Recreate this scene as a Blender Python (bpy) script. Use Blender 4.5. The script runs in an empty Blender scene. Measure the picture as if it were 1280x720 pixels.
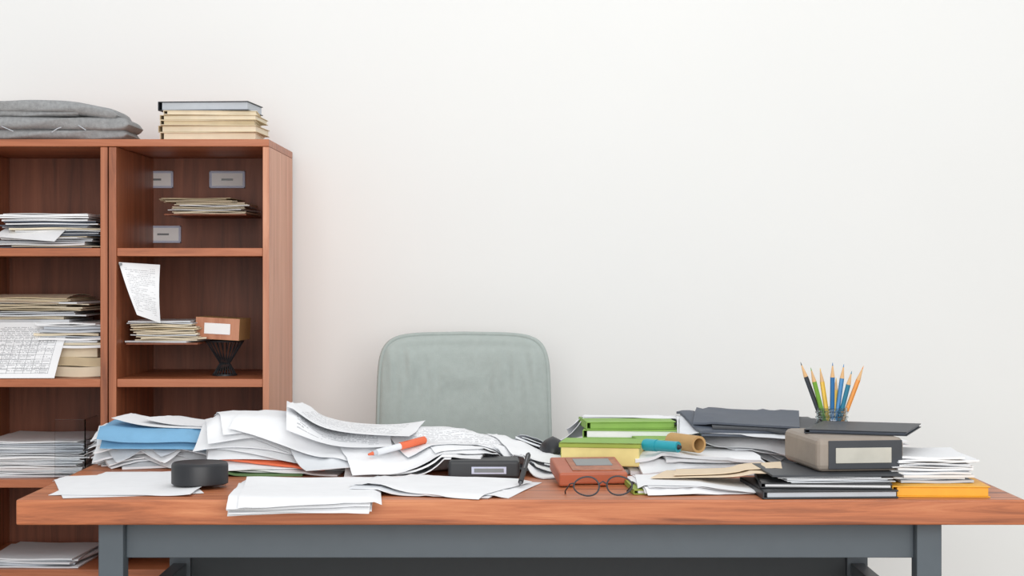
import bpy, bmesh, math, random
import numpy as np
from mathutils import Vector, Matrix
random.seed(11); rng=np.random.RandomState(7)
S=bpy.context.scene
S.view_settings.view_transform='Standard'
S.view_settings.look='None'

# ---------------------------------------------------------------- materials
def lin(c):
    r=[]
    for v in c:
        v=v/255.0
        r.append(v/12.92 if v<=0.04045 else ((v+0.055)/1.055)**2.4)
    return (r[0],r[1],r[2],1.0)
def newmat(name):
    m=bpy.data.materials.new(name); m.use_nodes=True
    nt=m.node_tree; b=nt.nodes['Principled BSDF']
    return m,nt,b
def plain(name,c,rough=0.6,metal=0.0,var=0.06,scale=30,bump=0.0,bscale=200,spec=0.5):
    m,nt,b=newmat(name)
    b.inputs['Roughness'].default_value=rough; b.inputs['Metallic'].default_value=metal
    b.inputs['Specular IOR Level'].default_value=spec
    tc=nt.nodes.new('ShaderNodeTexCoord')
    n=nt.nodes.new('ShaderNodeTexNoise'); n.inputs['Scale'].default_value=scale; n.inputs['Detail'].default_value=4
    nt.links.new(tc.outputs['Object'],n.inputs['Vector'])
    r=nt.nodes.new('ShaderNodeValToRGB'); l=lin(c)
    r.color_ramp.elements[0].position=0.3; r.color_ramp.elements[1].position=0.7
    r.color_ramp.elements[0].color=(l[0]*(1-var),l[1]*(1-var),l[2]*(1-var),1)
    r.color_ramp.elements[1].color=(min(1,l[0]*(1+var)),min(1,l[1]*(1+var)),min(1,l[2]*(1+var)),1)
    nt.links.new(n.outputs['Fac'],r.inputs['Fac']); nt.links.new(r.outputs['Color'],b.inputs['Base Color'])
    if bump>0:
        n2=nt.nodes.new('ShaderNodeTexNoise'); n2.inputs['Scale'].default_value=bscale; n2.inputs['Detail'].default_value=3
        nt.links.new(tc.outputs['Object'],n2.inputs['Vector'])
        bp=nt.nodes.new('ShaderNodeBump'); bp.inputs['Strength'].default_value=bump; bp.inputs['Distance'].default_value=0.002
        nt.links.new(n2.outputs['Fac'],bp.inputs['Height']); nt.links.new(bp.outputs['Normal'],b.inputs['Normal'])
    return m
def wood(name,dark,mid,light,axis='X',rough=0.4,sc=1.0,cross=20):
    m,nt,b=newmat(name); b.inputs['Roughness'].default_value=rough
    tc=nt.nodes.new('ShaderNodeTexCoord'); mp=nt.nodes.new('ShaderNodeMapping')
    s={'X':(1.3,cross,cross),'Z':(cross,cross,1.3),'Y':(cross,1.3,cross)}[axis]
    mp.inputs['Scale'].default_value=tuple(v*sc for v in s)
    nt.links.new(tc.outputs['Object'],mp.inputs['Vector'])
    n=nt.nodes.new('ShaderNodeTexNoise'); n.inputs['Scale'].default_value=1.6; n.inputs['Detail'].default_value=9; n.inputs['Roughness'].default_value=0.66; n.inputs['Distortion'].default_value=0.8
    nt.links.new(mp.outputs['Vector'],n.inputs['Vector'])
    r=nt.nodes.new('ShaderNodeValToRGB'); e=r.color_ramp.elements
    e[0].position=0.33; e[0].color=lin(dark); e[1].position=0.68; e[1].color=lin(light)
    x=e.new(0.5); x.color=lin(mid)
    nt.links.new(n.outputs['Fac'],r.inputs['Fac']); nt.links.new(r.outputs['Color'],b.inputs['Base Color'])
    bp=nt.nodes.new('ShaderNodeBump'); bp.inputs['Strength'].default_value=0.15; bp.inputs['Distance'].default_value=0.001
    nt.links.new(n.outputs['Fac'],bp.inputs['Height']); nt.links.new(bp.outputs['Normal'],b.inputs['Normal'])
    return m
def textpaper(name,base=(238,239,241),ink=(120,122,128),rows=30,grid=False):
    m,nt,b=newmat(name); b.inputs['Roughness'].default_value=0.75
    L=nt.links.new
    def math_(op,a,bv=None):
        n=nt.nodes.new('ShaderNodeMath'); n.operation=op
        if isinstance(a,(int,float)): n.inputs[0].default_value=a
        else: L(a,n.inputs[0])
        if bv is not None:
            if isinstance(bv,(int,float)): n.inputs[1].default_value=bv
            else: L(bv,n.inputs[1])
        return n.outputs[0]
    uv=nt.nodes.new('ShaderNodeUVMap'); sep=nt.nodes.new('ShaderNodeSeparateXYZ'); L(uv.outputs[0],sep.inputs[0])
    u,v=sep.outputs[0],sep.outputs[1]
    vr=math_('MULTIPLY',v,rows)
    line=math_('LESS_THAN',math_('FRACT',vr),0.42)
    cb=nt.nodes.new('ShaderNodeCombineXYZ'); L(math_('MULTIPLY',u,46),cb.inputs[0]); L(math_('MULTIPLY',math_('FLOOR',vr),7.3),cb.inputs[1])
    n=nt.nodes.new('ShaderNodeTexNoise'); n.inputs['Scale'].default_value=1.0; n.inputs['Detail'].default_value=1; L(cb.outputs[0],n.inputs['Vector'])
    words=math_('GREATER_THAN',n.outputs['Fac'],0.45)
    cb2=nt.nodes.new('ShaderNodeCombineXYZ'); L(math_('MULTIPLY',u,1.5),cb2.inputs[0]); L(math_('MULTIPLY',math_('FLOOR',vr),0.35),cb2.inputs[1])
    n2=nt.nodes.new('ShaderNodeTexNoise'); n2.inputs['Scale'].default_value=1.3; L(cb2.outputs[0],n2.inputs['Vector'])
    par=math_('GREATER_THAN',n2.outputs['Fac'],0.44)
    f=math_('MULTIPLY',math_('MULTIPLY',line,words),par)
    for w,op,t in ((u,'GREATER_THAN',0.1),(u,'LESS_THAN',0.88),(v,'GREATER_THAN',0.08),(v,'LESS_THAN',0.92)):
        f=math_('MULTIPLY',f,math_(op,w,t))
    if grid:
        g1=math_('LESS_THAN',math_('FRACT',math_('MULTIPLY',u,9)),0.06)
        g2=math_('LESS_THAN',math_('FRACT',math_('MULTIPLY',v,12)),0.08)
        g=math_('MAXIMUM',g1,g2)
        for w,op,t in ((u,'GREATER_THAN',0.1),(u,'LESS_THAN',0.9),(v,'GREATER_THAN',0.08),(v,'LESS_THAN',0.72)):
            g=math_('MULTIPLY',g,math_(op,w,t))
        f=math_('MAXIMUM',f,g)
    mx=nt.nodes.new('ShaderNodeMix'); mx.data_type='RGBA'
    mx.inputs[6].default_value=lin(base); mx.inputs[7].default_value=lin(ink)
    L(math_('MULTIPLY',f,0.75 if grid else 0.5),mx.inputs[0]); L(mx.outputs[2],b.inputs['Base Color'])
    return m
def glass(name,c=(235,242,242),rough=0.02,ior=1.3):
    m,nt,b=newmat(name)
    b.inputs['Base Color'].default_value=lin(c); b.inputs['Roughness'].default_value=rough
    b.inputs['Transmission Weight'].default_value=1.0; b.inputs['IOR'].default_value=ior
    return m

M={}
M['paper']=plain('paper_white',(238,239,241),0.75,var=0.02)
M['paper2']=plain('paper_grey_white',(222,225,229),0.75,var=0.03)
M['paper3']=plain('paper_shade',(190,195,202),0.75,var=0.05)  # pale blue-grey paper tone
M['bright']=plain('label_card_white',(250,250,250),0.7,var=0.0)
M['cream']=plain('paper_cream',(230,217,192),0.8,var=0.05)
M['cream2']=plain('paper_aged',(206,189,156),0.8,var=0.08)
M['text']=textpaper('paper_printed')
M['table']=textpaper('paper_table',grid=True,rows=40)
M['blue']=plain('card_blue',(120,172,208),0.6)
M['green']=plain('card_green',(138,178,84),0.6)
M['dgreen']=plain('card_dark_green',(94,128,80),0.6)
M['orange']=plain('card_orange',(222,108,70),0.5)
M['slate']=plain('folder_slate',(76,84,97),0.55)
M['black']=plain('matte_black',(36,38,42),0.45)
M['charcoal']=plain('charcoal',(54,58,64),0.5)
M['teal']=plain('teal_plastic',(38,156,172),0.35)
M['kraft']=plain('kraft_board',(190,152,100),0.75)
M['envelope']=plain('envelope_buff',(228,208,180),0.75,var=0.03)
M['yellow']=plain('yellow_cover',(236,172,44),0.5)
M['lemon']=plain('pale_yellow_board',(226,210,140),0.6)
M['olive']=plain('olive_board',(150,166,66),0.6)
M['taupe']=plain('taupe_board',(150,139,128),0.55,bump=0.2)
M['rust']=plain('rust_plastic',(174,92,62),0.45)
M['screen']=plain('grey_screen',(120,124,126),0.3)
M['steel']=plain('desk_frame_grey',(80,90,98),0.45,var=0.03,metal=0.0)
M['dsteel']=plain('desk_panel_dark',(44,52,58),0.5,var=0.03)
M['chrome']=plain('metal_grey',(120,122,125),0.3,metal=0.8)
M['fabric']=plain('chair_fabric',(168,177,173),0.9,var=0.04,scale=60,bump=0.35,bscale=500)
M['wool']=plain('grey_wool',(150,151,152),0.95,var=0.14,scale=120,bump=0.7,bscale=350)
M['label']=plain('label_holder',(196,200,220),0.5)
M['platelabel']=plain('label_plate_grey',(190,188,178),0.5)
M['deskwood']=wood('desk_cherry',(124,66,38),(184,108,68),(208,136,92),'X',0.42,1.0,28)
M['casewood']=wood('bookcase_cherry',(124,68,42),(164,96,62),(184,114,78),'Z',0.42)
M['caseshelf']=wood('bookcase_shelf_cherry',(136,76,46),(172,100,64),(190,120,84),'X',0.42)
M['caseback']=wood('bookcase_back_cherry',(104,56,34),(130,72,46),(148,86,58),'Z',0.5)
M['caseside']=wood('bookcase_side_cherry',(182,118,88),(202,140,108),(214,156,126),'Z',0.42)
M['glass']=glass('clear_glass',(206,218,220),.03,1.45)
M['acrylic']=glass('clear_acrylic',(245,248,250),0.05,1.12)
M['wallm']=plain('wall_paint',(236,237,236),0.9,var=0.012,scale=1.1,bump=0.08,bscale=60,spec=0.2)
M['floorm']=wood('floor_oak',(168,158,146),(190,180,168),(205,196,184),'X',0.5,0.5)
M['trim']=plain('trim_paint',(238,238,236),0.5,var=0.01)

# ---------------------------------------------------------------- mesh builder
class MB:
    def __init__(s): s.v=[];s.f=[];s.m=[];s.uv=[];s.mats=[]
    def mi(s,k):
        if k not in s.mats: s.mats.append(k)
        return s.mats.index(k)
    def face(s,idx,k,uv=None):
        s.f.append(idx); s.m.append(s.mi(k)); s.uv.append(uv or [(-1,-1)]*len(idx))
    def box(s,c,size,k,rot=0,mat=None,keys=None):
        o=len(s.v); R=Matrix.Rotation(rot,3,'Z') if mat is None else mat
        for z in(-.5,.5):
            for y in(-.5,.5):
                for x in(-.5,.5):
                    p=R@Vector((x*size[0],y*size[1],z*size[2])); s.v.append((c[0]+p.x,c[1]+p.y,c[2]+p.z))
        keys=keys or {}
        for nm,q in (('b',(0,2,3,1)),('t',(4,5,7,6)),('f',(0,1,5,4)),('k',(2,6,7,3)),('l',(0,4,6,2)),('r',(1,3,7,5))):
            s.face([o+i for i in q],keys.get(nm,k),[(0,0),(1,0),(1,1),(0,1)] if nm in 'tf' else None)
    def rod(s,p0,p1,r0,r1,k,seg=10,caps=True):
        p0=Vector(p0);p1=Vector(p1);d=(p1-p0).normalized()
        a=d.orthogonal().normalized(); b=d.cross(a); o=len(s.v)
        for p,r in((p0,r0),(p1,r1)):
            for i in range(seg):
                t=2*math.pi*i/seg; q=p+a*math.cos(t)*r+b*math.sin(t)*r; s.v.append(tuple(q))
        for i in range(seg):
            j=(i+1)%seg; s.face([o+i,o+j,o+seg+j,o+seg+i],k)
        if caps:
            s.face([o+i for i in reversed(range(seg))],k); s.face([o+seg+i for i in range(seg)],k)
    def lathe(s,c,prof,k,seg=40,closed=False):
        o=len(s.v); n=len(prof)
        for r,z in prof:
            for i in range(seg):
                t=2*math.pi*i/seg; s.v.append((c[0]+r*math.cos(t),c[1]+r*math.sin(t),c[2]+z))
        for j in range(n-1 if not closed else n):
            j2=(j+1)%n
            for i in range(seg):
                i2=(i+1)%seg; s.face([o+j*seg+i,o+j*seg+i2,o+j2*seg+i2,o+j2*seg+i],k)
        if not closed:
            s.face([o+i for i in reversed(range(seg))],k); s.face([o+(n-1)*seg+i for i in range(seg)],k)
    def tube(s,pts,r,k,closed=False,seg=6):
        pts=[Vector(p) for p in pts]; n=len(pts); o=len(s.v); a=None
        for i,p in enumerate(pts):
            if closed: t=(pts[(i+1)%n]-pts[i-1]).normalized()
            else: t=(pts[min(i+1,n-1)]-pts[max(i-1,0)]).normalized()
            if a is None: a=t.orthogonal().normalized()
            a=(a-t*a.dot(t)).normalized(); b=t.cross(a)
            for q in range(seg):
                th=2*math.pi*q/seg; s.v.append(tuple(p+a*math.cos(th)*r+b*math.sin(th)*r))
        for i in range(n if closed else n-1):
            i2=(i+1)%n
            for q in range(seg):
                q2=(q+1)%seg; s.face([o+i*seg+q,o+i*seg+q2,o+i2*seg+q2,o+i2*seg+q],k)
    def grid(s,X,Y,Z,t,k,ktop=None,N=None):
        """closed slab from a grid of points; thickness t along z (or N)"""
        ny,nx=X.shape; o=len(s.v); nn=(0,0,1) if N is None else N
        for l in(0,1):
            for j in range(ny):
                for i in range(nx):
                    s.v.append((float(X[j,i]+nn[0]*t*l),float(Y[j,i]+nn[1]*t*l),float(Z[j,i]+nn[2]*t*l)))
        A=lambda l,j,i:o+l*ny*nx+j*nx+i
        kt=ktop or k
        for j in range(ny-1):
            for i in range(nx-1):
                uv=[(i/(nx-1),j/(ny-1)),((i+1)/(nx-1),j/(ny-1)),((i+1)/(nx-1),(j+1)/(ny-1)),(i/(nx-1),(j+1)/(ny-1))]
                s.face([A(1,j,i),A(1,j,i+1),A(1,j+1,i+1),A(1,j+1,i)],kt,uv)
                s.face([A(0,j,i),A(0,j+1,i),A(0,j+1,i+1),A(0,j,i+1)],k)
        for i in range(nx-1):
            s.face([A(0,0,i),A(0,0,i+1),A(1,0,i+1),A(1,0,i)],k); s.face([A(0,ny-1,i+1),A(0,ny-1,i),A(1,ny-1,i),A(1,ny-1,i+1)],k)
        for j in range(ny-1):
            s.face([A(0,j+1,0),A(0,j,0),A(1,j,0),A(1,j+1,0)],k); s.face([A(0,j,nx-1),A(0,j+1,nx-1),A(1,j+1,nx-1),A(1,j,nx-1)],k)
    def patch(s,c,k,ktop=None,t=0.0006,n=12,bulge=(0,0,0),N=None):
        """c: corners (u0v0,u1v0,u1v1,u0v1)"""
        u,v=np.meshgrid(np.linspace(0,1,n),np.linspace(0,1,n))
        P=[]
        for a in range(3):
            q=c[0][a]*(1-u)*(1-v)+c[1][a]*u*(1-v)+c[2][a]*u*v+c[3][a]*(1-u)*v
            P.append(q+bulge[a]*np.sin(np.pi*v)*(0.6+0.4*u))
        s.grid(P[0],P[1],P[2],t,k,ktop,N)
    def done(s,name,smooth=0.6,bevel=0,parent=None,sub=0):
        me=bpy.data.meshes.new(name); me.from_pydata(s.v,[],s.f)
        for k in s.mats: me.materials.append(M[k])
        me.polygons.foreach_set('material_index',s.m)
        ul=me.uv_layers.new(name='UVMap'); fl=[c for uv in s.uv for p in uv for c in p]
        ul.data.foreach_set('uv',fl)
        me.update()
        if smooth:
            me.shade_smooth(); me.set_sharp_from_angle(angle=smooth)
        ob=bpy.data.objects.new(name,me); S.collection.objects.link(ob)
        if bevel:
            b=ob.modifiers.new('bevel','BEVEL'); b.width=bevel; b.segments=3; b.limit_method='ANGLE'; b.angle_limit=0.7
            b.harden_normals=False
        if parent: ob.parent=parent
        return ob
def empty(name,loc=(0,0,0)):
    e=bpy.data.objects.new(name,None); S.collection.objects.link(e); e.empty_display_size=0.05
    return e

# ---------------------------------------------------------------- room
WALL=4.66
m=MB(); m.box((0,WALL+.05,1.4),(8,.1,2.8),'wallm'); m.done('wall_back',0)
m=MB(); m.box((0,2.3,-.025),(8,4.8,.05),'floorm'); m.done('floor',0)
m=MB(); m.box((1.72,WALL-.008,.045),(4.56,.016,.09),'trim'); m.done('baseboard_back',0,0.003)

# ---------------------------------------------------------------- bookcase
bx0,bx1=-1.31,-.567; by0,by1=4.2,4.65; bt=1.465; bd=by1-by0
yc=(by0+by1)/2
case=empty('bookcase')
m=MB()
m.box(((bx0+bx1)/2,yc,bt-.0085),(bx1-bx0,bd,.017),'caseshelf'); m.done('top',0,.0015,case)
m=MB()
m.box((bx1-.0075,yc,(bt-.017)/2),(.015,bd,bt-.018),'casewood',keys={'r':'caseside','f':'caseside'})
m.done('side_panel_right',0,.0015,case)
m=MB(); m.box((bx0+.0075,yc,(bt-.017)/2),(.015,bd,bt-.018),'casewood'); m.done('side_panel_left',0,.0015,case)
m=MB()
m.box((-.9325,yc,(bt-.017)/2),(.018,bd-.002,bt-.019),'casewood')
m.box((-.9525,yc,(bt-.017)/2),(.017,bd-.002,bt-.019),'casewood'); m.done('divider',0,.0015,case)
m=MB()
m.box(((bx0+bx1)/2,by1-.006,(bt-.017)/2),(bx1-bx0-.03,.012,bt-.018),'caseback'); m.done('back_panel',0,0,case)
SH=[1.211,.905,.67,.46,.10]
m=MB()
for z in SH:
    th=.019
    m.box(((-.9235-.582)/2,by0+.004+(bd-.018)/2,z-th/2),(.3405,bd-.02,th),'caseshelf')
    m.box(((-1.295-.961)/2,by0+.004+(bd-.018)/2,z-th/2),(.3335,bd-.02,th),'caseshelf')
m.box(((bx0+bx1)/2,by0+.03,.04),(bx1-bx0-.032,.016,.08),'casewood')
# thin display ledges carrying the paper stacks
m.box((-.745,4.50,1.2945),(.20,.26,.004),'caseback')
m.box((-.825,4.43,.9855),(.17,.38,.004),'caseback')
m.done('shelves',0,.0012,case)

# label holders fixed to back panel
def label(x,z):
    m=MB(); y=by1-.012
    m.box((x,y-.002,z),(.092,.004,.044),'label')
    m.box((x,y-.0045,z),(.080,.001,.033),'bright')
    m.box((x,y-.0052,z),(.030,.0006,.005),'screen')
    for dx,dz,w,h in((0,.0205,.092,.003),(0,-.0205,.092,.003),(-.0445,0,.003,.044),(.0445,0,.003,.044)):
        m.box((x+dx,y-.005,z+dz),(w,.004,h),'label')
    m.done('shelf_label_holder',0,.0003)
label(-.918,1.393); label(-.733,1.393); label(-.898,1.252)

def pstack(m,cx,cy,z0,w,d,h,mats,jit=.01,rj=.06,tmin=.0012,tmax=.004,sag=0.0):
    z=z0
    while z<z0+h:
        t=random.uniform(tmin,tmax); k=random.choice(mats); r=random.gauss(0,rj)
        ww=w*random.uniform(.9,1.0); dd=d*random.uniform(.9,1.0)
        ox=cx+random.gauss(0,jit); oy=cy+random.gauss(0,jit*.6)
        n=9; u,v=np.meshgrid(np.linspace(-.5,.5,n),np.linspace(-.5,.5,5))
        X=ox+u*ww*math.cos(r)-v*dd*math.sin(r); Y=oy+u*ww*math.sin(r)+v*dd*math.cos(r)
        wob=random.uniform(0,.0012)
        Z=z+wob*(1+np.sin(u*7+random.random()*6))
        m.grid(X,Y,Z,t,k); z+=t+wob*1.2+.0003
    return z
W3=['paper','paper','paper2','paper3','cream']
# upper-left compartment
m=MB(); z=pstack(m,-1.095,4.37,1.2112,.225,.28,.068,['paper','paper2','paper3','cream','slate','paper'],.012,.09)
z=pstack(m,-1.10,4.36,z,.22,.26,.012,['paper'],.006,.03)
m.patch([(-1.215,4.215,1.238),(-1.065,4.19,1.226),(-1.01,4.42,z+.002),(-1.15,4.44,z+.002)],'paper','paper',bulge=(0,0,.018))
m.done('paper_stack')
# middle-left compartment
m=MB(); z=pstack(m,-1.05,4.42,.9052,.16,.3,.05,['cream2','cream'],.004,.02,.018,.024)
z=pstack(m,-1.05,4.40,z,.16,.28,.06,W3,.006,.05,.002,.006)
m.done('document_stack')
m=MB(); z=pstack(m,-1.175,4.45,.9052,.22,.26,.14,['cream','paper2','paper','cream2'],.004,.03,.004,.01)
z=pstack(m,-1.15,4.43,z,.23,.27,.045,['cream','paper2','cream2','paper3'],.014,.08,.001,.004)
m.patch([(-1.26,4.28,z-.01),(-1.08,4.27,z-.016),(-1.05,4.5,z+.002),(-1.25,4.5,z+.004)],'cream','cream',bulge=(0,0,.012))
m.done('magazine_stack')
m=MB()
m.patch([(-1.245,4.208,.9065),(-1.072,4.216,.9065),(-1.055,4.30,1.035),(-1.235,4.30,1.035)],'paper','table',t=.001,n=12,bulge=(0,-.006,0),N=(0,-1,0))
m.done('printed_form')
# lower-left
m=MB(); z=pstack(m,-1.125,4.38,.6702,.24,.29,.085,['paper','paper','paper2','paper3'],.008,.06,.001,.004); 
m.done('paper_stack')
m=MB(); 
m.box((-1.0,4.28,.74),(.003,.13,.139),'acrylic'); m.box((-1.036,4.2165,.74),(.069,.003,.139),'acrylic')
m.done('acrylic_file_holder',0,.0006)
m=MB(); pstack(m,-1.13,4.36,.4602,.22,.28,.018,['paper2','paper3','paper2'],.008,.06); m.done('paper_stack')
# right column stacks
m=MB(); z=pstack(m,-.742,4.50,1.2967,.185,.2,.028,['cream','paper2','cream','slate','paper'],.006,.05,.001,.003)
z=pstack(m,-.765,4.49,z,.18,.2,.010,['cream','cream2'],.008,.06,.001,.002); m.done('envelope_stack')
m=MB(); z=pstack(m,-.825,4.36,.9877,.160,.2,.05,['cream','paper2','cream','cream2'],.005,.06,.002,.004); m.done('envelope_stack')
# hanging note pinned to divider
m=MB()
m.patch([(-.875,4.20,1.055),(-.825,4.225,1.035),(-.828,4.235,1.172),(-.921,4.215,1.178)],'paper','text',t=.0006,bulge=(0,-.014,0),N=(0,-1,0))
m.rod((-.915,4.203,1.173),(-.915,4.216,1.173),.003,.003,'chrome')
m.done('hanging_note')
# box on wire stand
m=MB(); c=(-.694,4.35,.905); n=22
for i in range(n):
    a=2*math.pi*i/n; b=a+.5
    m.tube([(c[0]+.028*math.cos(a),c[1]+.028*math.sin(a),c[2]+.002),(c[0]+.012*math.cos(a+.25),c[1]+.012*math.sin(a+.25),c[2]+.03),(c[0]+.045*math.cos(b),c[1]+.045*math.sin(b),c[2]+.083)],.0014,'black')
m.lathe(c,[(.03,0),(.03,.004),(.002,.006)],'black',24)
m.tube([(c[0]+.045*math.cos(t),c[1]+.045*math.sin(t),c[2]+.083) for t in np.linspace(0,2*math.pi,24,endpoint=False)],.0018,'black',True)
m.done('wire_pen_stand')
m=MB(); R=Matrix.Rotation(-.12,3,'Z')@Matrix.Rotation(.05,3,'Y')
m.box((-.698,4.35,1.0195),(.108,.10,.052),'kraft',mat=R,keys={'f':'caseside','t':'kraft'})
m.box((-.704,4.2985,1.0195),(.064,.0015,.026),'bright',mat=R)
m.done('small_labelled_box',0,.0015)

# books on top of the bookcase
def book(m,c,w,d,h,rot,cover,page='cream',cov=.002):
    """closed book: two boards, page block, spine on the left"""
    R=Matrix.Rotation(rot,3,'Z')
    def b(off,s,k):
        p=R@Vector(off); m.box((c[0]+p.x,c[1]+p.y,c[2]+p.z),s,k,rot)
    b((0,0,cov/2),(w,d,cov),cover); b((0,0,h-cov/2),(w,d,cov),cover)
    b((.003,0,h/2),(w-.012,d-.008,h-2*cov),page); b((-w/2+cov/2,0,h/2),(cov,d,h),cover)
m=MB(); z=1.4652
for (w,h,cv,pg,dx,r) in ((.228,.020,'cream','cream',0,.02),(.235,.016,'cream2','cream',.004,-.05),(.225,.012,'cream','cream2',-.004,.06),(.23,.012,'cream2','cream',.004,-.03),(.22,.010,'cream','cream',0,.08)):
    book(m,(-.720+dx,4.34,z),w,.17,h,r,cv,pg,.0015); z+=h+.0004
m.done('book_stack',0,.001)
m=MB(); book(m,(-.725,4.34,z),.218,.16,.022,-.08,'charcoal','paper3',.002); m.done('grey_notebook',0,.001)

# folded blankets
def blanket_layer(m,x0,x1,z0,h,y0,y1,seed,droop=0.0):
    nx,nt_=60,36; ym=(y0+y1)/2
    o=len(m.v); rs=random.Random(seed); ph=[rs.uniform(0,6) for _ in range(6)]
    for i in range(nx+1):
        u=(i/nx)**.8; x=x0+(x1-x0)*u
        e=min(1,(x1-x)/(h*.8)); k=math.sqrt(max(0,1-(1-e)**2)) if e<1 else 1
        k=max(k,.02)
        for j in range(nt_):
            t=2*math.pi*j/nt_
            cy=math.copysign(abs(math.cos(t))**.25,math.cos(t)); cz=math.copysign(abs(math.sin(t))**.7,math.sin(t))
            wob=.0035*math.sin(u*9+ph[0]+2*t)+.0012*math.sin(u*23+ph[1]+t*3)
            yy=ym+cy*(y1-y0)/2*(.96+.04*k)+wob*k
            zz=z0+h/2+cz*(h/2)*k+ (wob*.5*k if cz>0 else 0)-droop*max(0,u-.45)**2
            m.v.append((x,yy,zz))
    for i in range(nx):
        for j in range(nt_):
            j2=(j+1)%nt_; m.face([o+i*nt_+j,o+i*nt_+j2,o+(i+1)*nt_+j2,o+(i+1)*nt_+j],'wool')
    m.face([o+j for j in range(nt_)],'wool'); m.face([o+nx*nt_+j for j in reversed(range(nt_))],'wool')
m=MB()
blanket_layer(m,-1.30,-.908,1.466,.027,4.24,4.41,1)
blanket_layer(m,-1.30,-.902,1.489,.034,4.235,4.41,3,.012)
for (x,z,dx) in ((-1.02,1.500,.02),(-1.06,1.495,-.02),(-1.2,1.497,.03)):
    m.tube([(x,4.232,z),(x+dx*.3,4.224,z-.003),(x+dx,4.224,z-.012)],.0012,'paper3')
m.done('folded_blanket',1.2)
m=MB()
blanket_layer(m,-1.30,-1.02,1.521,.016,4.24,4.40,5,.0)
blanket_layer(m,-1.30,-.930,1.531,.031,4.235,4.41,6,.075)
m.done('folded_blanket',1.2)

# ---------------------------------------------------------------- desk
desk=empty('desk'); DX0,DX1,DY0,DY1,DZ=-.882,.913,3.2,4.0,.75
m=MB(); m.box(((DX0+DX1)/2,(DY0+DY1)/2,DZ-.0225),(DX1-DX0,DY1-DY0,.045),'deskwood'); m.done('tabletop',0,.003,desk)
lx0,lx1=-.7245,.7535
m=MB()
for x in(lx0,lx1):
    for y in(3.2725,3.9475): m.box((x,y,.3525),(.045,.045,.703),'steel')
m.done('legs',0,.002,desk)
m=MB()
m.box(((lx0+lx1)/2,3.285,.669),(lx1-lx0-.045,.02,.068),'steel'); m.box(((lx0+lx1)/2,3.283,.7),(lx1-lx0-.045,.03,.008),'steel')
for x in(lx0,lx1):
    m.box((x,3.61,.675),(.02,.63,.05),'steel'); m.box((x,3.61,.495),(.03,.63,.05),'steel')
m.done('rails',0,.0015,desk)
m=MB(); m.box(((lx0+lx1)/2,3.945,.51),(lx1-lx0-.045,.012,.36),'dsteel'); m.done('modesty_panel',0,.001,desk)

# ---------------------------------------------------------------- chair
chair=empty('office_chair'); ccx,ccy=-.117,4.37
m=MB(); NT,NR=120,30; zc=.775; hh=.229
def outline(t):
    e=.27
    c,s=math.cos(t),math.sin(t)
    x=math.copysign(abs(c)**e,c); z=math.copysign(abs(s)**e,s)
    return x,z
def backpt(r,t,side):
    x,z=outline(t); x*=r; z*=r
    w=.213-.010*(z*.5+.5)
    th=.030*(1-max(0,r)**5)**.6 if r<1 else 0
    px=ccx+x*w; pz=zc+z*hh
    if z>0: pz-=.006*x*x*z
    curve=-.03*x*x + .035*(z*.5+.5)
    wr=0
    if side<0:
        top=math.exp(-((z-.62)/.33)**2)
        wr=top*(.0024*math.sin(x*30+math.sin(z*7)*1.6)+.0018*math.sin(x*52+z*6+2)+.0018*math.sin(x*17-z*5))*(1-r**8)
        wr+=.006*math.exp(-((z-.88)/.03)**2)*(1-r**8)
    return (px, ccy+curve+side*th+wr, pz)
for side in(-1,1):
    o=len(m.v)
    m.v.append(backpt(0,0,side))
    for i in range(1,NR+1):
        r=(i/NR)**.75
        for j in range(NT): m.v.append(backpt(r,2*math.pi*j/NT,side))
    for j in range(NT):
        a=[o,o+1+j,o+1+(j+1)%NT]; m.face(a if side>0 else a[::-1],'fabric')
    for i in range(NR-1):
        for j in range(NT):
            a=[o+1+i*NT+j,o+1+(i+1)*NT+j,o+1+(i+1)*NT+(j+1)%NT,o+1+i*NT+(j+1)%NT]; m.face(a if side>0 else a[::-1],'fabric')
m.tube([backpt(1.0,2*math.pi*j/NT,0) for j in range(NT)],.0055,'fabric',True,8)
m.done('backrest',1.3,0,chair)
m=MB(); m.box((ccx,4.20,.475),(.42,.36,.06),'fabric'); ob=m.done('seat',1.0,.025,chair)
m=MB(); m.tube([(ccx,4.25,.43),(ccx,4.40,.43),(ccx,4.435,.47),(ccx,4.43,.60),(ccx,4.42,.72)],.016,'black',seg=10)
m.rod((ccx,4.2,.12),(ccx,4.2,.445),.022,.018,'black',16); m.lathe((ccx,4.2,.08),[(.04,0),(.04,.04),(.025,.055)],'black',24)
for i in range(5):
    a=2*math.pi*i/5+.3; ex,ey=ccx+.22*math.cos(a),4.2+.22*math.sin(a)
    m.rod((ccx,4.2,.105),(ex,ey,.075),.018,.012,'black',10)
    m.rod((ex-.012*math.sin(a),ey+.012*math.cos(a),.026),(ex+.012*math.sin(a),ey-.012*math.cos(a),.026),.026,.026,'black',16)
    m.rod((ex,ey,.04),(ex,ey,.08),.006,.006,'black',8)
m.done('swivel_base',.6,0,chair)

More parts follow.
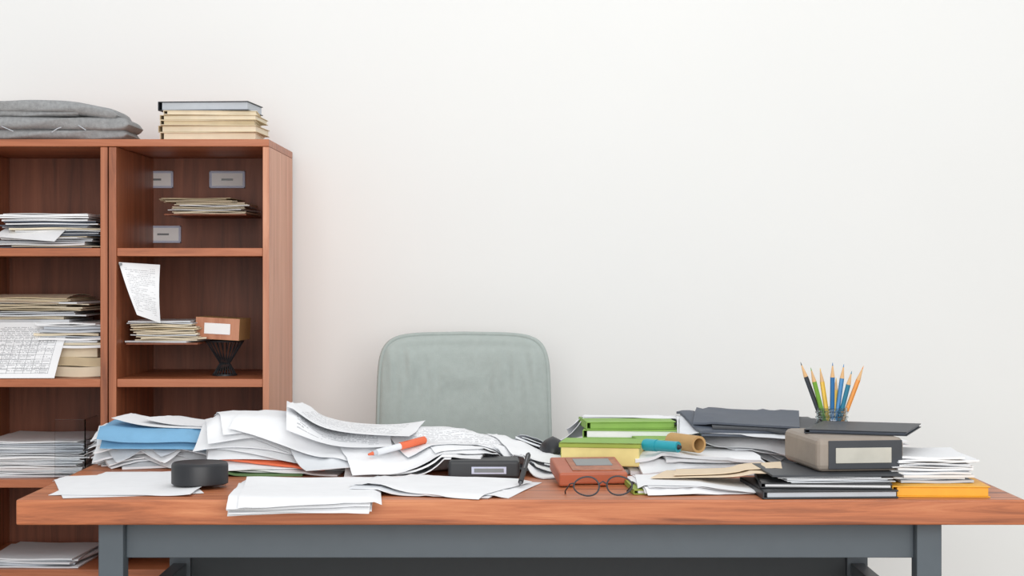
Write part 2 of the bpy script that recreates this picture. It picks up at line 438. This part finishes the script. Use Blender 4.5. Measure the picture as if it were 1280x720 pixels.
# ---------------------------------------------------------------- settling height field for the clutter
CS=.005; HX0,HY0=-1.05,2.95; HNX,HNY=420,230
gx=HX0+CS*np.arange(HNX); gy=HY0+CS*np.arange(HNY); GX,GY=np.meshgrid(gx,gy)
out=np.maximum.reduce([DY0-GY,GY-DY1,DX0-GX,GX-DX1,np.zeros_like(GX)]); H=DZ-out*.6
def sampleH(X,Y):
    i=np.clip(((X-HX0)/CS).astype(int),1,HNX-3); j=np.clip(((Y-HY0)/CS).astype(int),1,HNY-3)
    r=H[j,i]
    for a in(-1,0,1,2):
        for b in(-1,0,1,2): r=np.maximum(r,H[j+a,i+b])
    return r
def avg(Z,wl=.6):
    p=np.pad(Z,1,mode='reflect',reflect_type='odd'); q=np.pad(Z,1,mode='edge')
    return .25*(p[:-2,1:-1]+p[2:,1:-1]+p[1:-1,:-2]+p[1:-1,2:])*wl+(1-wl)*.25*(q[:-2,1:-1]+q[2:,1:-1]+q[1:-1,:-2]+q[1:-1,2:])
def drape(m,cx,cy,rot,w,l,t,k,ktop=None,curls=(),wave=.0012,g=.0008,iters=90,off=.0,sl=.05):
    nx=max(6,int(w/.012)); ny=max(6,int(l/.012))
    u,v=np.meshgrid(np.linspace(0,1,nx),np.linspace(0,1,ny)); lx=(u-.5)*w; ly=(v-.5)*l
    c,s=math.cos(rot),math.sin(rot); X=cx+lx*c-ly*s; Y=cy+lx*s+ly*c
    B=sampleH(X,Y)+.0004
    D_=B.copy()
    for _ in range(6): D_=avg(D_,1.0)
    B=np.maximum(B,D_)
    A=np.stack([lx.ravel(),ly.ravel(),np.ones(lx.size)],1)
    co,_,_,_=np.linalg.lstsq(A,B.ravel(),rcond=None)
    co[0]=np.clip(co[0],-sl,sl); co[1]=np.clip(co[1],-.04,.12)
    Pn=co[0]*lx+co[1]*ly; Z=Pn+np.max(B-Pn)
    for _ in range(iters): Z=np.maximum(B,avg(Z,.55)-g)
    if wave>0:
        a,b_,ph=rng.uniform(4,9),rng.uniform(3,9),rng.uniform(0,6)
        Z=Z+wave*(1+np.sin(u*a+v*b_+ph))*.5
    for kind,amp,wd in curls:
        d=0
        if 'L' in kind: d=d+u*w
        if 'R' in kind: d=d+(1-u)*w
        if 'F' in kind: d=d+v*l
        if 'B' in kind: d=d+(1-v)*l
        Z=Z+amp*np.clip((wd-d)/wd,0,1)**2
    Z=Z+off
    m.grid(X,Y,Z,t,k,ktop)
    R=math.hypot(w,l)/2
    i0=max(0,int((cx-R-HX0)/CS)); i1=min(HNX,int((cx+R-HX0)/CS)+2); j0=max(0,int((cy-R-HY0)/CS)); j1=min(HNY,int((cy+R-HY0)/CS)+2)
    gx_=GX[j0:j1,i0:i1]-cx; gy_=GY[j0:j1,i0:i1]-cy
    U=(gx_*c+gy_*s)/w+.5; V=(-gx_*s+gy_*c)/l+.5
    ok=(U>=0)&(U<=1)&(V>=0)&(V<=1)
    fu=np.clip(U,0,.9999)*(nx-1); fv=np.clip(V,0,.9999)*(ny-1); iu=fu.astype(int); iv=fv.astype(int); fu-=iu; fv-=iv
    zz=Z[iv,iu]*(1-fu)*(1-fv)+Z[iv,iu+1]*fu*(1-fv)+Z[iv+1,iu]*(1-fu)*fv+Z[iv+1,iu+1]*fu*fv+t
    sub=H[j0:j1,i0:i1]; H[j0:j1,i0:i1]=np.where(ok,np.maximum(sub,zz),sub)
def restz(cx,cy,w,d,rot,h,pct=100,setit=True):
    c,s=math.cos(rot),math.sin(rot); U=((GX-cx)*c+(GY-cy)*s); V=(-(GX-cx)*s+(GY-cy)*c)
    ok=(abs(U)<=w/2+.003)&(abs(V)<=d/2+.003); z=np.percentile(H[ok],pct)+.0005
    if setit: H[ok]=np.maximum(H[ok],z+h)
    return z
def hz(x,y):
    return float(sampleH(np.array([[x]]),np.array([[y]]))[0,0])

CURL=['FL','FR','F','R','L','BR','BL','B']
def rcurls(p=.6,amp=.012):
    r=[]
    if random.random()<p: r.append((random.choice(CURL),random.uniform(.002,amp),random.uniform(.06,.12)))
    return r
def fill(m,xr,crest,yf,n,mats,slack=.004,yr=(3.5,3.86),ramp=.16,back=3.99):
    """greedily drop loose sheets and thin bundles where the mound is still below its target height"""
    for it in range(n):
        best=None
        for _ in range(30):
            x=random.uniform(*xr); land=random.random()<.75
            w,l=(.297,.21) if land else (.21,.25)
            lo=yf(x)+l/2+random.uniform(-.01,.04)
            y=lo if random.random()<.5 else max(lo,random.uniform(*yr))
            y=min(y,back-l/2+.02)
            dd=[]
            for ox,oy in((0,0),(.08,-.05),(-.08,-.05),(.08,.05),(-.08,.05)):
                T=.75+(np.interp(x+ox,crest[0],crest[1])-.75)*min(1,max(0,(y+oy-yf(x))/ramp)); dd.append(T-hz(x+ox,y+oy))
            d=sum(dd)/5
            if best is None or d>best[0]: best=(d,x,y,w,l)
        d,x,y,w,l=best
        if d<slack: break
        rot=random.gauss(0,.24)
        t=random.choice([.0006,.0006,.0012,.002,.003,.004])
        drape(m,x,y,rot,w,l,t,random.choice(mats),None,rcurls(.25,.005),wave=.0008)
    print('fill',it,d)

PM=['paper','paper','paper','paper2','paper2','paper3']
# --- sheets lying along the front edge (first, directly on the desk)
m=MB()
drape(m,-.735,3.42,.30,.25,.36,.0006,'paper2','paper',[],.001)
drape(m,-.70,3.44,-.05,.26,.38,.0006,'paper2','paper',[('R',.004,.06)],.001)
m.done('loose_papers')
m=MB()
for (x,y,r,t) in((-.385,3.30,.08,.0006),(-.375,3.29,.03,.003),(-.37,3.28,-.03,.0006),(-.38,3.28,.05,.0006),(-.365,3.28,.09,.0006)):
    drape(m,x,y,r,.25,.28,t,'paper2','paper' if t<.001 else None,rcurls(.6,.005),.001)
m.done('loose_papers')
m=MB()
for (x,y,r,t) in((-.13,3.37,-.30,.0006),(-.14,3.36,-.22,.002),(-.10,3.37,-.26,.0006),(-.13,3.36,-.40,.0006)):
    drape(m,x,y,r,.26,.25,t,'paper2','paper' if t<.001 else None,rcurls(.6,.005),.001)
m.done('loose_papers')
# black desk calculator
z=restz(-.055,3.56,.14,.09,.0,.036,95)
m=MB(); m.box((-.055,3.56,z+.018),(.14,.09,.036),'black'); m.done('desk_calculator',0,.006)
m=MB(); m.box((-.045,3.5145,z+.017),(.068,.002,.014),'label'); m.box((-.045,3.5135,z+.017),(.058,.001,.008),'screen'); o=m.done('display',0,.0004); o.parent=bpy.data.objects['desk_calculator']

crL=([-.87,-.80,-.667,-.567,-.483,-.40,-.333,-.25,-.2,-.067,0,.058,.1],[.82,.834,.838,.795,.792,.806,.815,.815,.810,.815,.805,.785,.76])
yfL=lambda x: 3.68 if x<-.50 else (3.50 if x<-.18 else 3.60)
m=MB()
fill(m,(-.73,-.62),crL,yfL,160,PM,yr=(3.76,3.90),ramp=.10)
m.done('paper_pile')
m=MB(); drape(m,-.71,3.80,.06,.28,.22,.0012,'blue',None,[('L',.006,.12)],0)
drape(m,-.75,3.79,.10,.22,.20,.0012,'blue',None,[('FL',.014,.12)],0); m.done('blue_folder')
m=MB(); drape(m,-.67,3.84,-.10,.31,.21,.0006,'paper2','paper',[('L',.014,.16)],0,g=.0005)
drape(m,-.61,3.84,-.25,.29,.2,.0006,'paper3','paper',[('L',.006,.1)],.001); m.done('loose_papers')
m=MB(); drape(m,-.52,3.66,.05,.20,.2,.004,'dgreen',None,[],0); m.done('green_folder')
m=MB()
for x,y,r,t in((-.50,3.69,.2,.002),(-.46,3.68,-.1,.003),(-.47,3.69,.25,.002)): drape(m,x,y,r,.25,.21,t,'paper',None,[],.0008)
m.done('loose_papers')
m=MB(); drape(m,-.47,3.69,-.12,.22,.2,.004,'orange',None,[],0); m.done('orange_folder')
m=MB()
for x,y,r,t in((-.48,3.70,.12,.001),(-.45,3.69,-.2,.0006),(-.50,3.71,.0,.002),(-.46,3.71,-.3,.0006),(-.49,3.72,.2,.0006)): drape(m,x,y,r,.28,.2,t,'paper2','paper',rcurls(.4,.004),.0008)
m.done('loose_papers')
m=MB()
fill(m,(-.38,-.06),crL,yfL,260,PM,yr=(3.60,3.90),ramp=.20)
m.done('paper_pile')
# top fanned sheets
m=MB()
drape(m,-.46,3.74,.25,.297,.21,.0006,'paper2','paper',[('L',.003,.1)],.0008)
drape(m,-.40,3.68,-.22,.297,.21,.0006,'paper2','paper',[('FL',.003,.1)],.0008)
drape(m,-.20,3.65,.3,.297,.21,.0006,'paper2','paper',[('R',.004,.1)],.0008)
drape(m,-.06,3.72,.35,.27,.20,.0006,'paper2','paper',[('R',.004,.1)],.0008)
drape(m,-.12,3.74,.45,.29,.2,.0006,'paper3','text',[('BR',.010,.1)],.0008)
drape(m,-.36,3.72,.12,.21,.26,.0006,'paper2','text',[('L',.020,.12),('R',.004,.1)],.0,g=.0005)
drape(m,-.32,3.74,-.1,.25,.22,.0006,'paper2','text',[('BR',.012,.12),('L',.008,.1)],.0,g=.0005)
m.done('loose_papers')

# black round disc
z=restz(-.587,3.385,.09,.09,0,.04,95)
m=MB(); m.lathe((-.587,3.385,z),[(.050,0),(.053,.002),(.053,.035),(.0515,.039),(.049,.041),(.044,.0402),(.010,.0402),(.002,.0402)],'black',64); m.done('round_black_speaker',.6)

# marker on centre pile
def rod_on(name,p0,p1,r,parts,lift=0):
    a=Vector((p0[0],p0[1],hz(*p0)+r+lift)); b=Vector((p1[0],p1[1],hz(*p1)+r+lift))
    mid=hz((p0[0]+p1[0])/2,(p0[1]+p1[1])/2)+r+lift; d=max(0,mid-(a.z+b.z)/2); a.z+=d; b.z+=d
    m=MB()
    for f0,f1,r0,r1,k in parts: m.rod(a.lerp(b,f0),a.lerp(b,f1),r0,r1,k,16)
    return m.done(name,.6)
rod_on('highlighter_pen',(-.285,3.57),(-.175,3.65),.0065,[(0,.08,.002,.004,'orange'),(.08,.14,.005,.006,'paper3'),(.14,.55,.0065,.0065,'paper2'),(.55,.98,.0078,.0078,'orange'),(.98,1,.0078,.005,'orange')],.001)

# pen leaning
m=MB(); a=Vector((.014,3.34,.7575)); b=Vector((.032,3.46,.806))
m.rod(a,a.lerp(b,.12),.0008,.0035,'chrome'); m.rod(a.lerp(b,.12),a.lerp(b,.95),.005,.005,'black'); m.rod(a.lerp(b,.95),b,.003,.003,'chrome')
m.rod(a.lerp(b,.5)+Vector((0,-.006,.003)),a.lerp(b,.93)+Vector((0,-.006,.003)),.0012,.0012,'chrome'); m.done('ballpoint_pen',.6)

# ---- right side
m=MB()
for (x,y,r,t) in((.12,3.66,.5,.002),(.15,3.70,.2,.002),(.20,3.72,-.1,.002),(.10,3.75,.35,.0006),(.35,3.70,.1,.007),(.38,3.69,-.1,.007),(.36,3.68,.2,.006),(.42,3.69,.1,.006),(.37,3.68,.0,.006)):
    drape(m,x,y,r,.25,.21,t,'paper2','paper',rcurls(.3,.003),.0008)
m.done('loose_papers')
crR=([.03,.1,.2,.32,.45,.6,.68],[.78,.78,.78,.795,.804,.797,.78])
m=MB(); fill(m,(.14,.58),crR,lambda x:(3.78 if x<.3 else 3.70),140,PM,yr=(3.80,3.90),ramp=.1); m.done('paper_pile')
# computer mouse
z=restz(.085,3.76,.045,.07,0,.022,80)
m=MB(); n=24
prof=[(math.cos(a)**.8,math.sin(a)) for a in np.linspace(0,math.pi/2-.05,9)]
o=len(m.v)
for r_,h_ in prof:
    for i in range(n):
        t=2*math.pi*i/n; m.v.append((.085+.028*r_*math.cos(t),3.76+.048*r_*math.sin(t),z+.026*h_*(1-.2*math.sin(t))))
for j in range(8):
    for i in range(n): m.face([o+j*n+i,o+j*n+(i+1)%n,o+(j+1)*n+(i+1)%n,o+(j+1)*n+i],'black')
m.face([o+i for i in reversed(range(n))],'black'); m.face([o+8*n+i for i in range(n)],'black'); m.done('computer_mouse',1.2)
# green books & pale box
z=restz(.255,3.85,.19,.14,-.1,.034,85)
m=MB(); book(m,(.255,3.84,z),.20,.15,.018,-.1,'green','paper'); book(m,(.245,3.85,z+.0185),.19,.14,.016,.08,'green','green'); m.done('green_book_stack',0,.001)
z=restz(.183,3.64,.16,.10,-.16,.050,75)
m=MB(); R=-.16
m.box((.183,3.64,z+.022),(.158,.10,.043),'lemon',R,keys={'l':'olive'}); m.done('yellow_index_box',0,.003)
m=MB(); c=Vector((.183,3.64,z+.0455)); m.box(tuple(c),(.164,.106,.004),'olive',R,keys={'t':'green'}); 
p=Matrix.Rotation(R,3,'Z')@Vector((0,-.0515,0)); m.box((c.x+p.x,c.y+p.y,c.z-.003),(.164,.003,.010),'olive',R); o=m.done('lid',0,.0015); o.parent=bpy.data.objects['yellow_index_box']
m=MB(); z=restz(.315,3.72,.12,.10,.1,.02,75); book(m,(.315,3.72,z),.12,.10,.018,.1,'green','green'); m.done('green_notebook',0,.001)
m=MB()
drape(m,.16,3.93,.1,.30,.13,.0006,'paper2','paper',[('L',.006,.1)],.001); drape(m,.27,3.93,-.12,.30,.13,.0006,'paper2','paper',[('R',.006,.1)],.001)
drape(m,.5,3.82,-.08,.30,.2,.001,'paper2','paper',[],.001)
m.done('loose_papers')
# dark folders (stiff card)
m=MB(); K=dict(wave=0,iters=22,g=.0008,sl=.03)
drape(m,.53,3.82,.08,.30,.22,.005,'slate',None,[],**K)
drape(m,.50,3.80,-.10,.29,.21,.0008,'paper2',None,[],**K)
drape(m,.51,3.82,.14,.28,.21,.005,'slate',None,[],**K)
drape(m,.54,3.81,-.06,.24,.2,.004,'charcoal',None,[],**K)
drape(m,.50,3.83,-.15,.22,.19,.004,'slate',None,[('B',.008,.08)],**K)
m.done('dark_folder_stack')
# kraft roll and teal markers
def tubeobj(name,a,b,r,k,hollow=True,kin=None):
    m=MB(); a=Vector(a); b=Vector(b); m.rod(a,b,r,r,k,24,not hollow)
    if hollow:
        m.rod(b,a,r*.72,r*.72,kin or k,24,False); d=(b-a).normalized(); p=d.orthogonal().normalized(); q=d.cross(p)
        for c in(a,b):
            o=len(m.v)
            for i in range(24):
                t=2*math.pi*i/24
                for rr in(r,r*.72): m.v.append(tuple(c+p*math.cos(t)*rr+q*math.sin(t)*rr))
            for i in range(24):
                j=(i+1)%24; m.face([o+2*i,o+2*j,o+2*j+1,o+2*i+1],k)
    else:
        d=(b-a).normalized(); m.rod(a+d*.004,a+d*.03,r*1.1,r*1.1,k,24); m.rod(b,b+d*.006,r*.5,r*.3,'black',16)
    return m.done(name,.6)
z=restz(.355,3.62,.05,.08,.5,.034,95)
tubeobj('kraft_paper_roll',(.325,3.66,z+.017),(.372,3.58,z+.017),.017,'kraft')
z=restz(.30,3.58,.08,.05,0,.022,90)
tubeobj('teal_marker',(.265,3.60,z+.013),(.328,3.55,z+.013),.011,'teal',False)
z=restz(.385,3.54,.11,.03,0,.014,95)
tubeobj('teal_marker',(.345,3.525,z+.009),(.435,3.555,z+.009),.0075,'teal',False)

# rust coloured device
m=MB(); R=Matrix.Rotation(.10,3,'Z')@Matrix.Rotation(.10,3,'X'); c=Vector((.146,3.46,.772))
m.box(tuple(c),(.13,.15,.026),'rust',mat=R)
ob=m.done('rust_desk_organizer_box',0,.004)
m=MB(); p=c+R@Vector((.01,0,.0138)); m.box(tuple(p),(.095,.115,.002),'casewood',mat=R); p=c+R@Vector((.01,.012,.0152)); m.box(tuple(p),(.07,.06,.0015),'screen',mat=R)
o=m.done('screen',0,.0006); o.parent=ob

# front-right papers
m=MB(); book(m,(.262,3.36,.7503),.10,.17,.009,.1,'olive','paper'); restz(.262,3.36,.10,.17,.1,.0095); m.done('green_notebook',0,.0008)
m=MB()
for (x,y,r,t) in((.345,3.37,.12,.0006),(.35,3.38,.05,.0006),(.345,3.36,.16,.001),(.355,3.37,.10,.0006),(.35,3.37,-.04,.0006)):
    drape(m,x,y,r,.235,.20,t,'paper2','paper',rcurls(.3,.002),.0006)
m.done('loose_papers')

# black notebooks stack
zz=.7503
m=MB(); book(m,(.562,3.32,zz),.245,.22,.015,.06,'black','paper3',.003); book(m,(.572,3.33,zz+.0155),.235,.20,.010,-.08,'black','paper',.0025); zz+=.026
z2=pstack(m,.575,3.33,zz,.20,.19,.010,['paper','paper2'],.005,.07,.0008,.002)
m.box((.580,3.335,z2+.002),(.235,.20,.004),'charcoal',.05); restz(.57,3.33,.24,.22,0,.026); zb=z2+.0042
m.done('black_notebook_stack',0,.0008)
m=MB(); K=dict(wave=0.0006,iters=20,g=.0005)
drape(m,.385,3.40,-.30,.22,.14,.0012,'envelope',None,[],**K); drape(m,.41,3.42,-.12,.2,.14,.001,'envelope',None,[('R',.006,.1)],**K); m.done('buff_envelope')
# taupe box file
m=MB(); R=.13; cc=(.622,3.39,zb)
bw,bdp,bh=.165,.22,.062
m.box((cc[0],cc[1],zb+bh/2),(bw,bdp,bh),'taupe',R); ob=m.done('box_file',0,.012)
m=MB(); Rm=Matrix.Rotation(R,3,'Z')
p=Rm@Vector((.008,-bdp/2-.0005,0)); m.box((cc[0]+p.x,cc[1]+p.y,zb+bh/2),(bw-.026,.003,bh-.010),'charcoal',R); o=m.done('front_panel',0,.0012,ob)
m=MB()
p=Rm@Vector((.004,-bdp/2-.003,0)); m.box((cc[0]+p.x,cc[1]+p.y,zb+bh/2-.001),(bw-.060,.002,.028),'platelabel',R); o=m.done('label_plate',0,.0009,ob)
m=MB(); z=zb+bh
book(m,(.670,3.43,z+.0004),.19,.20,.008,-.35,'charcoal','slate',.002); ob=m.done('dark_notebook',0,.001)
# yellow book + white stack
m=MB(); book(m,(.775,3.34,.7503),.175,.22,.020,-.04,'yellow','yellow',.002); m.done('yellow_book',0,.0015)
m=MB(); z=.7706
z=pstack(m,.770,3.37,z,.14,.2,.018,['paper3','paper','paper2'],.004,.04,.003,.006)
z=pstack(m,.765,3.38,z,.15,.2,.024,['paper','paper','paper2'],.006,.06,.001,.004)
m.done('notepad_stack')
m=MB()
z=pstack(m,.72,3.84,.7503,.22,.2,.055,['paper','paper','paper2'],.015,.12,.001,.004); m.done('paper_stack')

# pencil jar
jx,jy=.647,3.64; jz=.7503
outer=[(.001,0),(.030,0),(.034,.004),(.034,.100),(.031,.106),(.031,.109),(.033,.110),(.033,.113),(.031,.114),(.031,.119),(.033,.120),(.033,.123),(.031,.125),(.031,.131)]
inner=[(.0285,.131),(.0285,.110),(.0315,.098),(.0315,.008),(.029,.005),(.001,.005)]
m=MB(); m.lathe((jx,jy,jz),outer+inner,'glass',48,True); m.done('glass_jar',.5)
M['pwood']=plain('pencil_wood',(222,180,130),0.6)
cols=[((30,40,50),-.062,.222,.010),((120,170,60),-.045,.212,-.012),((235,190,60),-.022,.210,.012),((30,110,170),.000,.222,-.008),((40,130,190),.026,.218,.010),((20,120,150),.038,.205,-.012),((235,150,50),.064,.215,.0),((230,190,70),.012,.19,.018)]
for i,(c,dx,L,dy) in enumerate(cols):
    k='pc%d'%i; M[k]=plain('pencil_paint_%d'%i,c,0.35)
    m=MB(); a=Vector((jx-dx*.22,jy-dy*.6,jz+.0095)); b=Vector((jx+dx,jy+dy,jz+L))
    m.rod(a,a.lerp(b,.86),.0046,.0046,k,6); m.rod(a.lerp(b,.86),a.lerp(b,.97),.0046,.0012,'pwood',12); m.rod(a.lerp(b,.97),b,.0012,.0003,k,8)
    m.done('pencil',.5)

# eyeglasses
def glasses(name,cx,cy,cz,rot,tilt,sc=1.0):
    m=MB(); R=Matrix.Rotation(rot,3,'Z')@Matrix.Rotation(tilt,3,'X')
    T=lambda x,y,z:tuple(Vector((cx,cy,cz))+R@(Vector((x,y,z))*sc))
    for s in(-1,1):
        m.tube([T(s*.030+.023*math.cos(t),0,.018+.017*math.sin(t)-.002*math.cos(t)*s*math.sin(t)) for t in np.linspace(0,2*math.pi,28,endpoint=False)],.0015*sc,'charcoal',True)
        m.tube([T(s*.053,0,.024),T(s*.058,.004,.024),T(s*.058-s*.0,.05,.022),T(s*.05,.085,.012),T(s*.046,.10,.0)],.0013*sc,'charcoal')
    m.tube([T(-.008,0,.021),T(0,-.001,.026),T(.008,0,.021)],.0014*sc,'charcoal')
    for s in(-1,1):
        o=len(m.v)
        for t in np.linspace(0,2*math.pi,24,endpoint=False): m.v.append(T(s*.030+.0225*math.cos(t),0,.018+.0165*math.sin(t)))
        m.face(list(range(o,o+24)),'acrylic')
    m.done(name,1.0)
glasses('eyeglasses',.165,3.235,.7525,.18,-.35,1.02)

# ---------------------------------------------------------------- camera and light
cd=bpy.data.cameras.new('camera'); co=bpy.data.objects.new('camera',cd); S.collection.objects.link(co)
co.location=(0,0,1.155); co.rotation_euler=(math.pi/2,0,0); cd.sensor_width=36; cd.lens=63.28; cd.shift_y=-20/1280; cd.clip_start=.05
S.camera=co
w=bpy.data.worlds.new('world'); S.world=w; w.use_nodes=True
w.node_tree.nodes['Background'].inputs[0].default_value=(.96,.98,1.0,1); w.node_tree.nodes['Background'].inputs[1].default_value=.70
def area(name,loc,tgt,size,power,col=(1,1,1)):
    l=bpy.data.lights.new(name,'AREA'); l.shape='RECTANGLE'; l.size=size[0]; l.size_y=size[1]; l.energy=power; l.color=col
    o=bpy.data.objects.new(name,l); S.collection.objects.link(o); o.location=loc
    o.rotation_euler=(Vector(tgt)-Vector(loc)).to_track_quat('-Z','Y').to_euler()
area('studio_softbox',(.4,-1.1,2.0),(0,4.2,1.0),(4.4,2.6),150,(1,.985,.96))  # unseen fill added behind the camera to brighten shelf interiors
area('ceiling_light',(0,3.2,3.6),(0,3.6,0),(3.4,2.0),20,(1,1,1))  # added soft fill from above, stands for no lamp of the room
